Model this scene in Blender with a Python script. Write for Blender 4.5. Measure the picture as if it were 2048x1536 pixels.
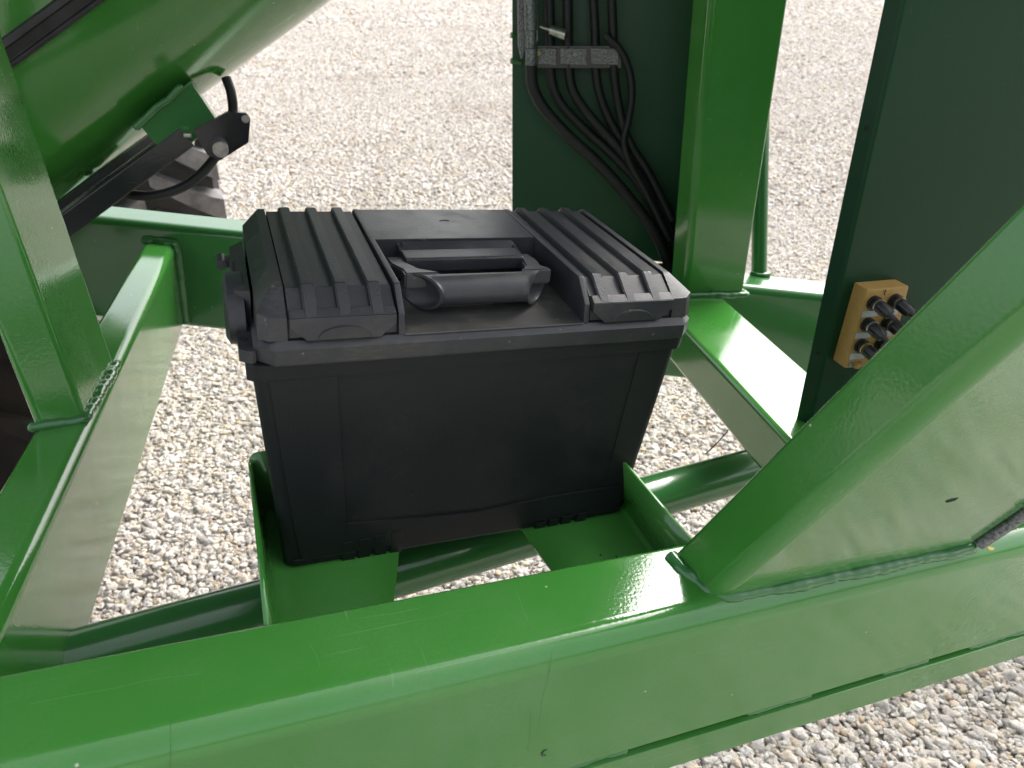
import bpy, bmesh, math, random
from mathutils import Vector, Matrix, Quaternion, noise
import numpy as np
R_ = math.radians
rng = random.Random(7)
sc = bpy.context.scene
for o in list(bpy.data.objects): bpy.data.objects.remove(o)
COL = sc.collection

# ------------------------------------------------------------------ camera, world, sun, exposure
FPX = 1450.0
PITCH = math.atan((768 + 110) / FPX)
CAMH = 1.32
cam_d = bpy.data.cameras.new('camera'); cam = bpy.data.objects.new('camera', cam_d); COL.objects.link(cam)
cam.location = (0, 0, CAMH); cam.rotation_euler = (math.pi / 2 - PITCH, 0, 0)
cam_d.sensor_width = 36; cam_d.lens = 36 * FPX / 2048; cam_d.clip_start = 0.02; cam_d.clip_end = 3000
cam_d.dof.use_dof = True; cam_d.dof.focus_distance = 0.80; cam_d.dof.aperture_fstop = 9
sc.camera = cam
sc.view_settings.view_transform = 'Standard'; sc.view_settings.look = 'None'
sc.view_settings.gamma = 1; sc.view_settings.exposure = 1.52
SUN_EL, SUN_AZ = R_(45), R_(36)       # azimuth clockwise from +Y
w = bpy.data.worlds.new('World'); sc.world = w; w.use_nodes = True
wn = w.node_tree; bg = wn.nodes['Background']
sky = wn.nodes.new('ShaderNodeTexSky'); sky.sky_type = 'NISHITA'; sky.sun_disc = False
sky.sun_elevation = SUN_EL; sky.sun_rotation = SUN_AZ; sky.dust_density = 6; sky.air_density = 1.0; sky.ozone_density = 1
hs = wn.nodes.new('ShaderNodeHueSaturation'); hs.inputs['Saturation'].default_value = 0.30
wn.links.new(sky.outputs[0], hs.inputs['Color']); wn.links.new(hs.outputs[0], bg.inputs[0]); bg.inputs[1].default_value = 0.15
sd = bpy.data.lights.new('sun', 'SUN'); sd.energy = 0.75; sd.angle = R_(46); sd.color = (1, .96, .915)
so = bpy.data.objects.new('sun', sd); COL.objects.link(so)
sv = Vector((math.sin(SUN_AZ) * math.cos(SUN_EL), math.cos(SUN_AZ) * math.cos(SUN_EL), math.sin(SUN_EL)))
so.rotation_euler = sv.to_track_quat('Z', 'Y').to_euler()

# ------------------------------------------------------------------ machine frame: its own axes (x along the near rail, y across, z up)
RF = Matrix(((0.93187654, -0.08443555, 0.35281264), (-0.35006166, -0.46450489, 0.81344455), (0.09519956, -0.88153607, -0.46241886)))
CR = cam.rotation_euler.to_matrix()
CR = Matrix([[CR[i][0], -CR[i][1], -CR[i][2]] for i in range(3)])
FR = Matrix.Translation((0, 0, CAMH)) @ (CR @ RF.transposed()).to_4x4()
def slope(u, v):                       # direction (z = 1) of a leaning member
    d = RF @ Vector((u - 1024, v - 768, FPX)); return d / d.z
V = Vector

# ------------------------------------------------------------------ materials
def newmat(name):
    m = bpy.data.materials.new(name); m.use_nodes = True; nt = m.node_tree
    return m, nt, nt.nodes['Principled BSDF']
def N(nt, t, **k):
    n = nt.nodes.new(t)
    for a, b in k.items():
        if a in n.inputs: n.inputs[a].default_value = b
        else: setattr(n, a, b)
    return n
def ramp(nt, src, stops):
    r = nt.nodes.new('ShaderNodeValToRGB'); e = r.color_ramp.elements
    while len(e) < len(stops): e.new(0.5)
    for el, (p, c) in zip(e, stops):
        el.position = p; el.color = (c, c, c, 1) if isinstance(c, (int, float)) else (*c, 1)
    nt.links.new(src, r.inputs[0]); return r
def bump(nt, p, pairs):
    prev = None
    for h, dist, st in pairs:
        b = N(nt, 'ShaderNodeBump', Strength=st, Distance=dist); nt.links.new(h, b.inputs['Height'])
        if prev: nt.links.new(prev, b.inputs['Normal'])
        prev = b.outputs[0]
    nt.links.new(prev, p.inputs['Normal'])

def paint(name, col, rough=0.11, dirt=0.35, wav=1.0, coat=0.6, specks=True):
    m, nt, p = newmat(name); L = nt.links
    tc = nt.nodes.new('ShaderNodeTexCoord'); G = tc.outputs['Object']
    n1 = N(nt, 'ShaderNodeTexNoise', Scale=5.0, Detail=6.0, Roughness=.6); L.new(G, n1.inputs[0])
    n2 = N(nt, 'ShaderNodeTexNoise', Scale=300.0, Detail=2.0); L.new(G, n2.inputs[0])
    n3 = N(nt, 'ShaderNodeTexNoise', Scale=6.5, Detail=1.0); L.new(G, n3.inputs[0])
    # thin scratches: stretched noise
    mp = N(nt, 'ShaderNodeMapping'); mp.inputs['Scale'].default_value = (3.0, 260, 260); mp.inputs['Rotation'].default_value = (0, 0, .3)
    L.new(G, mp.inputs[0]); ns = N(nt, 'ShaderNodeTexNoise', Scale=1.0, Detail=2.0, Distortion=.6); L.new(mp.outputs[0], ns.inputs[0])
    scr = ramp(nt, ns.outputs[0], [(.70, 0), (.76, 1)])
    mp2 = N(nt, 'ShaderNodeMapping'); mp2.inputs['Scale'].default_value = (200, 9.0, 40); mp2.inputs['Rotation'].default_value = (0.2, 0.1, -.35)
    L.new(G, mp2.inputs[0]); ns2 = N(nt, 'ShaderNodeTexNoise', Scale=1.0, Detail=2.0, Distortion=.4); L.new(mp2.outputs[0], ns2.inputs[0])
    scr2 = ramp(nt, ns2.outputs[0], [(.72, 0), (.78, 1)])
    smx = N(nt, 'ShaderNodeMath', operation='MAXIMUM'); L.new(scr.outputs[0], smx.inputs[0]); L.new(scr2.outputs[0], smx.inputs[1])
    patch = ramp(nt, n1.outputs[0], [(.42, 0), (.62, 1)])
    sm = N(nt, 'ShaderNodeMath', operation='MULTIPLY'); L.new(smx.outputs[0], sm.inputs[0]); L.new(patch.outputs[0], sm.inputs[1])
    dust = N(nt, 'ShaderNodeMath', operation='MULTIPLY'); L.new(patch.outputs[0], dust.inputs[0]); L.new(n2.outputs[0], dust.inputs[1])
    base = N(nt, 'ShaderNodeMixRGB'); base.inputs[1].default_value = (*col, 1)
    base.inputs[2].default_value = (col[0] * 1.3 + .05, col[1] * 1.05 + .05, col[2] * 1.3 + .045, 1)
    d2 = N(nt, 'ShaderNodeMath', operation='MULTIPLY'); L.new(dust.outputs[0], d2.inputs[0]); d2.inputs[1].default_value = dirt
    L.new(d2.outputs[0], base.inputs[0])
    b2 = N(nt, 'ShaderNodeMixRGB'); L.new(base.outputs[0], b2.inputs[1]); b2.inputs[2].default_value = (.22, .38, .2, 1)
    s3 = N(nt, 'ShaderNodeMath', operation='MULTIPLY'); L.new(sm.outputs[0], s3.inputs[0]); s3.inputs[1].default_value = .8 * dirt
    L.new(s3.outputs[0], b2.inputs[0]); out = b2.outputs[0]
    if specks:
        vo = N(nt, 'ShaderNodeTexVoronoi', Scale=38.0); L.new(G, vo.inputs[0])
        wn_ = nt.nodes.new('ShaderNodeTexWhiteNoise'); L.new(vo.outputs['Position'], wn_.inputs[0])
        r1 = ramp(nt, vo.outputs['Distance'], [(.035, 1), (.055, 0)]); r2 = ramp(nt, wn_.outputs[0], [(.8, 0), (.82, 1)])
        mm = N(nt, 'ShaderNodeMath', operation='MULTIPLY'); L.new(r1.outputs[0], mm.inputs[0]); L.new(r2.outputs[0], mm.inputs[1])
        b3 = N(nt, 'ShaderNodeMixRGB'); L.new(mm.outputs[0], b3.inputs[0]); L.new(out, b3.inputs[1]); b3.inputs[2].default_value = (.42, .45, .3, 1)
        out = b3.outputs[0]
    L.new(out, p.inputs['Base Color'])
    rr = N(nt, 'ShaderNodeMapRange'); L.new(d2.outputs[0], rr.inputs[0]); rr.inputs[3].default_value = rough; rr.inputs[4].default_value = rough + .45
    L.new(rr.outputs[0], p.inputs['Roughness'])
    p.inputs['Coat Weight'].default_value = coat; p.inputs['Coat Roughness'].default_value = .035
    p.inputs['IOR'].default_value = 1.47
    bump(nt, p, [(n3.outputs[0], .010, .10 * wav), (n2.outputs[0], .0009, .10)])
    L.new(p.inputs['Normal'].links[0].from_socket, p.inputs['Coat Normal'])
    return m
M = {}
M['green'] = paint('green_paint', (.042, .196, .030), dirt=.5, coat=.5)
M['green_clean'] = paint('green_paint_clean', (.036, .150, .042), coat=.35, rough=.2, dirt=.12, wav=.7)
M['green_sheet'] = paint('shaded_sheet_green', (.010, .062, .022), rough=.45, dirt=.05, wav=.5, coat=.0, specks=False)  # shade below the hopper is put into this darker green
M['panel'] = paint('shaded_panel_green', (.0075, .042, .017), rough=.45, dirt=.05, wav=.8, coat=.04, specks=False)  # the panel's backlit shade is put into its colour
M['panel'].node_tree.nodes['Principled BSDF'].inputs['Specular IOR Level'].default_value = .22
M['black_paint'] = paint('black_paint', (.009, .010, .013), rough=.25, dirt=.12, coat=.3, specks=False)

def simple(name, col, rough, metal=0.0, sc_=60, var=.3, bmp=0.0, bsc=200, spec=.5, col2=None):
    m, nt, p = newmat(name); L = nt.links
    tc = nt.nodes.new('ShaderNodeTexCoord')
    n1 = N(nt, 'ShaderNodeTexNoise', Scale=sc_, Detail=5.0, Roughness=.65); L.new(tc.outputs['Object'], n1.inputs[0])
    c2 = col2 or tuple(min(1, c * (1 + var) + .01) for c in col)
    r = ramp(nt, n1.outputs[0], [(.35, tuple(c * (1 - var) for c in col)), (.68, c2)])
    L.new(r.outputs[0], p.inputs['Base Color'])
    rr = N(nt, 'ShaderNodeMapRange'); L.new(n1.outputs[0], rr.inputs[0]); rr.inputs[3].default_value = rough * .8; rr.inputs[4].default_value = min(1, rough * 1.2)
    L.new(rr.outputs[0], p.inputs['Roughness'])
    p.inputs['Metallic'].default_value = metal; p.inputs['Specular IOR Level'].default_value = spec
    if bmp:
        n2 = N(nt, 'ShaderNodeTexNoise', Scale=bsc, Detail=3.0); L.new(tc.outputs['Object'], n2.inputs[0])
        bump(nt, p, [(n2.outputs[0], .002, bmp)])
    return m

def plastic(name, tex=False, fleck=.6, col=(.0230, .0245, .0295), rough=.42, dust=.75, spec=.5):
    m, nt, p = newmat(name); L = nt.links
    tc = nt.nodes.new('ShaderNodeTexCoord'); G = tc.outputs['Object']
    n1 = N(nt, 'ShaderNodeTexNoise', Scale=14.0, Detail=8.0, Roughness=.7); L.new(G, n1.inputs[0])
    n2 = N(nt, 'ShaderNodeTexNoise', Scale=650.0, Detail=2.0); L.new(G, n2.inputs[0])
    mp = N(nt, 'ShaderNodeMapping'); mp.inputs['Scale'].default_value = (90, 90, 420); mp.inputs['Rotation'].default_value = (0, .75, 0)
    L.new(G, mp.inputs[0]); n4 = N(nt, 'ShaderNodeTexNoise', Scale=1.0, Detail=3.0); L.new(mp.outputs[0], n4.inputs[0])
    d = ramp(nt, n1.outputs[0], [(.46, 0), (.74, 1)]); d4 = ramp(nt, n4.outputs[0], [(.4, .3), (.75, 1)])
    mu = N(nt, 'ShaderNodeMath', operation='MULTIPLY'); L.new(d.outputs[0], mu.inputs[0]); L.new(d4.outputs[0], mu.inputs[1])
    mu2 = N(nt, 'ShaderNodeMath', operation='MULTIPLY'); L.new(mu.outputs[0], mu2.inputs[0]); mu2.inputs[1].default_value = dust
    mx = N(nt, 'ShaderNodeMixRGB'); mx.inputs[1].default_value = (*col, 1); mx.inputs[2].default_value = (.105, .096, .078, 1)
    L.new(mu2.outputs[0], mx.inputs[0])
    # scattered pale flecks
    vo = N(nt, 'ShaderNodeTexVoronoi', Scale=75.0); L.new(G, vo.inputs[0])
    wn_ = nt.nodes.new('ShaderNodeTexWhiteNoise'); L.new(vo.outputs['Position'], wn_.inputs[0])
    r1 = ramp(nt, vo.outputs['Distance'], [(.05, 1), (.11, 0)]); r2 = ramp(nt, wn_.outputs[0], [(.62, 0), (.64, 1)])
    mm = N(nt, 'ShaderNodeMath', operation='MULTIPLY'); L.new(r1.outputs[0], mm.inputs[0]); L.new(r2.outputs[0], mm.inputs[1])
    m5 = N(nt, 'ShaderNodeMath', operation='MULTIPLY'); L.new(mm.outputs[0], m5.inputs[0]); m5.inputs[1].default_value = fleck
    b3 = N(nt, 'ShaderNodeMixRGB'); L.new(m5.outputs[0], b3.inputs[0]); L.new(mx.outputs[0], b3.inputs[1]); b3.inputs[2].default_value = (.20, .17, .12, 1)
    L.new(b3.outputs[0], p.inputs['Base Color'])
    rr = N(nt, 'ShaderNodeMapRange'); L.new(mu.outputs[0], rr.inputs[0]); rr.inputs[3].default_value = rough; rr.inputs[4].default_value = min(.95, rough + .25)
    L.new(rr.outputs[0], p.inputs['Roughness']); p.inputs['Specular IOR Level'].default_value = spec
    if tex:
        v2 = N(nt, 'ShaderNodeTexVoronoi', Scale=700.0, feature='SMOOTH_F1'); L.new(G, v2.inputs[0])
        n5 = N(nt, 'ShaderNodeTexNoise', Scale=520.0, Detail=3.0); L.new(G, n5.inputs[0])
        bump(nt, p, [(v2.outputs['Distance'], .0004, .35), (n5.outputs[0], .0005, .45)])
    else:
        bump(nt, p, [(n2.outputs[0], .0005, .35)])
    return m
M['pl'] = plastic('black_plastic')
M['plt'] = plastic('black_textured_plastic', tex=True, col=(.0215, .0230, .0280), rough=.36, dust=.5, spec=.55)
M['plbody'] = plastic('black_body_plastic', fleck=.08, col=(.0092, .0102, .0124), rough=.5, dust=.12, spec=.36)
M['plh'] = plastic('black_handle_plastic', col=(.038, .040, .045), rough=.4, dust=.6, spec=.5)
M['pld'] = plastic('dusty_black_plastic', col=(.036, .0355, .034), rough=.55, dust=1.6)
M['rubber'] = simple('black_rubber', (.018, .018, .020), .45, sc_=20, var=.3)
M['hose'] = simple('black_hose_rubber', (.007, .008, .008), .55, sc_=12, var=.25, col2=(.014, .013, .013))
M['tyre'] = simple('tyre_shade_rubber', (.022, .020, .021), .8, sc_=7, var=.45, bmp=.3, bsc=60, col2=(.05, .045, .045))  # groove shade is put into this darker base colour
M['tyre_lug'] = simple('tyre_lug_lit_rubber', (.13, .12, .125), .7, sc_=9, var=.4, bmp=.3, bsc=60, col2=(.22, .205, .21))  # lugs coloured as lit, so the grooves look shaded
M['tyre_dark'] = simple('shadow_tyre_rubber', (.005, .005, .005), .9, sc_=7, var=.4, bmp=.3, bsc=60, col2=(.022, .016, .011))  # near-black and brown tones stand for a shaded gap
M['steel'] = simple('bright_steel', (.45, .43, .40), .35, metal=.9, sc_=80, var=.25)
M['zinc'] = simple('zinc_plate', (.12, .12, .12), .6, metal=.2, sc_=420, var=.8, col2=(.36, .36, .36))
M['dullsteel'] = simple('dull_steel', (.12, .13, .13), .4, metal=.5, sc_=260, var=.5, col2=(.3, .32, .32))
M['brass'] = simple('yellow_zinc', (.45, .33, .12), .4, metal=.5, sc_=90, var=.2)
M['tan'] = simple('tan_plastic', (.40, .235, .065), .5, sc_=140, var=.05, bmp=.15)
M['label'] = simple('grey_label', (.42, .45, .45), .5, sc_=90, var=.1)
M['ring'] = simple('black_ring_plastic', (.012, .012, .013), .3, sc_=60, var=.3)
M['hole'] = simple('hole_dark', (.004, .006, .005), .9, sc_=60, var=.3)
M['ink'] = simple('dark_print', (.03, .02, .01), .6, sc_=60, var=.1)
M['petal'] = simple('yellow_flake', (.6, .45, .12), .7, sc_=300, var=.3)
M['leaf'] = simple('green_leaf', (.05, .11, .03), .6, sc_=300, var=.3)

# ------------------------------------------------------------------ object helpers
ORG = {}
def props(o, label=None, cat=None, group=None, kind=None):
    if label: o['label'] = label
    if cat: o['category'] = cat
    if group: o['group'] = group
    if kind: o['kind'] = kind
def thing(name, label, cat, loc=(0, 0, 0), group=None, frame=True):
    o = bpy.data.objects.new(name, None); COL.objects.link(o); o.empty_display_size = .05
    loc = V(loc); ORG[o.name] = loc
    o.matrix_world = (FR @ Matrix.Translation(loc)) if frame else Matrix.Translation(loc)
    props(o, label, cat, group); return o
def root_of(o):
    while o.parent: o = o.parent
    return o
def finish(name, bm, mat, parent=None, smooth=35, wn=True, label=None, mats=None, kind=None, loc=(0, 0, 0), frame=True):
    """bm is written in machine-frame coordinates"""
    me = bpy.data.meshes.new(name)
    off = ORG[root_of(parent).name] if parent else V(loc)
    bmesh.ops.translate(bm, verts=bm.verts, vec=-off)
    bmesh.ops.recalc_face_normals(bm, faces=bm.faces)
    bm.to_mesh(me); bm.free()
    for mm in (mats or [mat]): me.materials.append(mm)
    o = bpy.data.objects.new(name, me); COL.objects.link(o)
    if parent: o.parent = parent
    else:
        ORG[o.name] = off
        o.matrix_world = (FR @ Matrix.Translation(off)) if frame else Matrix.Translation(off)
    if smooth:
        me.polygons.foreach_set('use_smooth', [True] * len(me.polygons)); me.set_sharp_from_angle(angle=R_(smooth))
        if wn:
            md = o.modifiers.new('wn', 'WEIGHTED_NORMAL'); md.keep_sharp = True; md.weight = 60
    if label: o['label'] = label
    if kind: o['kind'] = kind
    return o
def roundpoly(pts, rad, seg=6):
    """round corners of a closed planar 3D polygon; rad number or list"""
    n = len(pts); out = []
    for i in range(n):
        p = V(pts[i]); a = V(pts[i - 1]) - p; b = V(pts[(i + 1) % n]) - p
        r = rad[i] if isinstance(rad, (list, tuple)) else rad
        if r <= 0: out.append(p); continue
        la, lb = a.length, b.length; a = a / la; b = b / lb
        ang = a.angle(b); t = min(r / math.tan(ang / 2), la * .48, lb * .48); rr = t * math.tan(ang / 2)
        c = p + (a + b).normalized() * (rr / math.sin(ang / 2))
        s = p + a * t - c; e = p + b * t - c
        tot = s.angle(e); ax = s.cross(e).normalized()
        for k in range(seg + 1):
            out.append(c + Quaternion(ax, tot * k / seg) @ s)
    return out
def prism(bm, base, vec, rad=0, seg=6, cap=True, mi=0, top=None):
    pts = roundpoly([V(p) for p in base], rad, seg) if rad else [V(p) for p in base]
    vec = V(vec); n = len(pts)
    a = [bm.verts.new(p) for p in pts]; b = [bm.verts.new(p + vec) for p in pts]
    fs = [bm.faces.new((a[i], a[(i + 1) % n], b[(i + 1) % n], b[i])) for i in range(n)]
    if cap: fs += [bm.faces.new(a[::-1]), bm.faces.new(b)]
    for f in fs: f.material_index = mi
    return a, b
def box(bm, x0, x1, y0, y1, z0, z1, rad=0, mi=0):
    if rad:
        tmp = bmesh.new(); box(tmp, x0, x1, y0, y1, z0, z1)
        bmesh.ops.bevel(tmp, geom=tmp.edges[:], offset=rad, segments=2, affect='EDGES', profile=.6)
        me = bpy.data.meshes.new('tmp'); tmp.to_mesh(me); tmp.free()
        nf = len(bm.faces); bm.from_mesh(me); bpy.data.meshes.remove(me)
        bm.faces.ensure_lookup_table()
        for f in bm.faces[nf:]: f.material_index = mi
        return
    prism(bm, [(x0, y0, z0), (x1, y0, z0), (x1, y1, z0), (x0, y1, z0)], (0, 0, z1 - z0), mi=mi)
def hexa(bm, b, t, bev=0, seg=2, mi=0):
    """b, t: 4 points each (bottom ring, top ring)"""
    tmp = bmesh.new(); A = [tmp.verts.new(V(p)) for p in b]; B = [tmp.verts.new(V(p)) for p in t]; n = len(A)
    for i in range(n): tmp.faces.new((A[i], A[(i + 1) % n], B[(i + 1) % n], B[i]))
    tmp.faces.new(A[::-1]); tmp.faces.new(B)
    bmesh.ops.recalc_face_normals(tmp, faces=tmp.faces)
    if bev: bmesh.ops.bevel(tmp, geom=tmp.edges[:], offset=bev, segments=seg, affect='EDGES', profile=.6)
    for f in tmp.faces: f.material_index = mi
    me = bpy.data.meshes.new('tmp'); tmp.to_mesh(me); tmp.free(); bm.from_mesh(me); bpy.data.meshes.remove(me)
def frames(pts):
    T = [(pts[min(i + 1, len(pts) - 1)] - pts[max(i - 1, 0)]).normalized() for i in range(len(pts))]
    ref = V((0, 0, 1)) if abs(T[0].z) < .9 else V((1, 0, 0))
    u = T[0].cross(ref).normalized(); out = []
    for t in T:
        u = (u - t * u.dot(t)).normalized(); out.append((u, t.cross(u)))
    return out
def tube(bm, pts, rad, seg=16, cap=True, rfun=None, mi=0):
    pts = [V(p) for p in pts]; fr = frames(pts); rings = []
    for i, p in enumerate(pts):
        r = rad[i] if isinstance(rad, (list, tuple)) else rad; u, v = fr[i]; ring = []
        for k in range(seg):
            a = 2 * math.pi * k / seg; q = r * (rfun(i, k) if rfun else 1)
            ring.append(bm.verts.new(p + u * math.cos(a) * q + v * math.sin(a) * q))
        rings.append(ring)
    for A, B in zip(rings, rings[1:]):
        for k in range(seg): bm.faces.new((A[k], A[(k + 1) % seg], B[(k + 1) % seg], B[k])).material_index = mi
    if cap: bm.faces.new(rings[0][::-1]).material_index = mi; bm.faces.new(rings[-1]).material_index = mi
    return rings
def spline(cp, n=10):
    cp = [V(p) for p in cp]; out = []
    P = [cp[0] * 2 - cp[1]] + cp + [cp[-1] * 2 - cp[-2]]
    for i in range(1, len(P) - 2):
        for k in range(n):
            t = k / n
            out.append(.5 * ((2 * P[i]) + (-P[i - 1] + P[i + 1]) * t + (2 * P[i - 1] - 5 * P[i] + 4 * P[i + 1] - P[i + 2]) * t * t + (-P[i - 1] + 3 * P[i] - 3 * P[i + 1] + P[i + 2]) * t ** 3))
    out.append(cp[-1]); return out
def weld(parent, pts, rad=.005, seed=0, step=.0035, flat=.8, rip=.05):
    pts = [V(p) for p in pts]; L = [];
    for a, b in zip(pts, pts[1:]):
        n = max(2, int((b - a).length / step)); L += [a.lerp(b, k / n) for k in range(n)]
    L.append(pts[-1])
    r_ = random.Random(seed)
    ph = 0; rs = []; out = []
    for i, p in enumerate(L):
        ph += r_.uniform(.6, 1.2)
        w_ = noise.noise(V((i * .09, seed * 3.1, 0))) + .6 * noise.noise(V((i * .31, seed * 5.1, 3)))
        rs.append(rad * (1 + rip * math.sin(ph * 1.6) + .30 * w_) * (.45 if i in (0, len(L) - 1) else 1))
        out.append(p + V((noise.noise(V((i * .12, 7, seed))), noise.noise(V((i * .12, 17, seed))), noise.noise(V((i * .12, 27, seed))))) * rad * .3)
    bm = bmesh.new(); tube(bm, out, rs, seg=10)
    return finish('weld_bead', bm, M['green_clean'], parent, smooth=60, wn=False)
def disc(bm, c, nrm, r, h, seg=20, mi=0, r2=None):
    c = V(c); nrm = V(nrm).normalized(); tube(bm, [c, c + nrm * h], [r, r if r2 is None else r2], seg=seg, mi=mi)

# ------------------------------------------------------------------ ground and gravel
def gravel_sheet_mat():
    m, nt, p = newmat('gravel_bed'); L = nt.links
    tc = nt.nodes.new('ShaderNodeTexCoord'); G = tc.outputs['Object']
    vo = N(nt, 'ShaderNodeTexVoronoi', Scale=42.0); L.new(G, vo.inputs[0])
    r = ramp(nt, vo.outputs['Color'], [(0, (.26, .245, .23)), (.35, (.36, .34, .315)), (.6, (.42, .385, .34)), (.85, (.48, .46, .44)), (1, (.56, .54, .52))])
    big = N(nt, 'ShaderNodeTexNoise', Scale=.9, Detail=5.0); L.new(G, big.inputs[0])
    rb = ramp(nt, big.outputs[0], [(.3, .82), (.7, 1.05)])
    mx = N(nt, 'ShaderNodeMixRGB', blend_type='MULTIPLY'); mx.inputs[0].default_value = 1; L.new(r.outputs[0], mx.inputs[1]); L.new(rb.outputs[0], mx.inputs[2])
    L.new(mx.outputs[0], p.inputs['Base Color']); p.inputs['Roughness'].default_value = .95; p.inputs['Specular IOR Level'].default_value = .05
    bump(nt, p, [(vo.outputs['Distance'], .02, 1.0)])
    return m
def pebble_mat():
    m, nt, p = newmat('limestone_pebble'); L = nt.links
    oi = nt.nodes.new('ShaderNodeObjectInfo'); tc = nt.nodes.new('ShaderNodeTexCoord')
    cr = ramp(nt, oi.outputs['Random'], [(0, (.34, .32, .305)), (.16, (.52, .495, .47)), (.34, (.64, .62, .60)), (.5, (.63, .59, .535)), (.62, (.58, .51, .41)), (.72, (.70, .67, .63)), (.86, (.76, .75, .745)), (.95, (.56, .46, .33)), (1, (.50, .42, .37))])
    n = N(nt, 'ShaderNodeTexNoise', Scale=2.3, Detail=8.0, Roughness=.75); L.new(tc.outputs['Object'], n.inputs[0])
    rr = ramp(nt, n.outputs[0], [(.32, .62), (.5, 1.0), (.7, 1.12)])
    mx = N(nt, 'ShaderNodeMixRGB', blend_type='MULTIPLY'); mx.inputs[0].default_value = 1; L.new(cr.outputs[0], mx.inputs[1]); L.new(rr.outputs[0], mx.inputs[2])
    bn = N(nt, 'ShaderNodeTexNoise', Scale=.8, Detail=6.0, Roughness=.65); L.new(oi.outputs['Location'], bn.inputs[0])
    br = ramp(nt, bn.outputs[0], [(.34, (.86, .82, .77)), (.48, (.97, .945, .91)), (.66, (1.0, .98, .96))])
    m2 = N(nt, 'ShaderNodeMixRGB', blend_type='MULTIPLY'); m2.inputs[0].default_value = 1; L.new(mx.outputs[0], m2.inputs[1]); L.new(br.outputs[0], m2.inputs[2])
    L.new(m2.outputs[0], p.inputs['Base Color']); p.inputs['Roughness'].default_value = .8; p.inputs['Specular IOR Level'].default_value = .3
    bump(nt, p, [(n.outputs[0], .25, .5)])
    return m
M['bed'] = gravel_sheet_mat(); M['pebble'] = pebble_mat()
bm = bmesh.new()
S = 400
vs = [bm.verts.new((x, y, -.004)) for x, y in ((-S, -S), (S, -S), (S, S), (-S, S))]; bm.faces.new(vs)
g = finish('ground', bm, M['bed'], smooth=0, frame=False); props(g, 'pale gravel bed of the yard', kind='structure')

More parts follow.
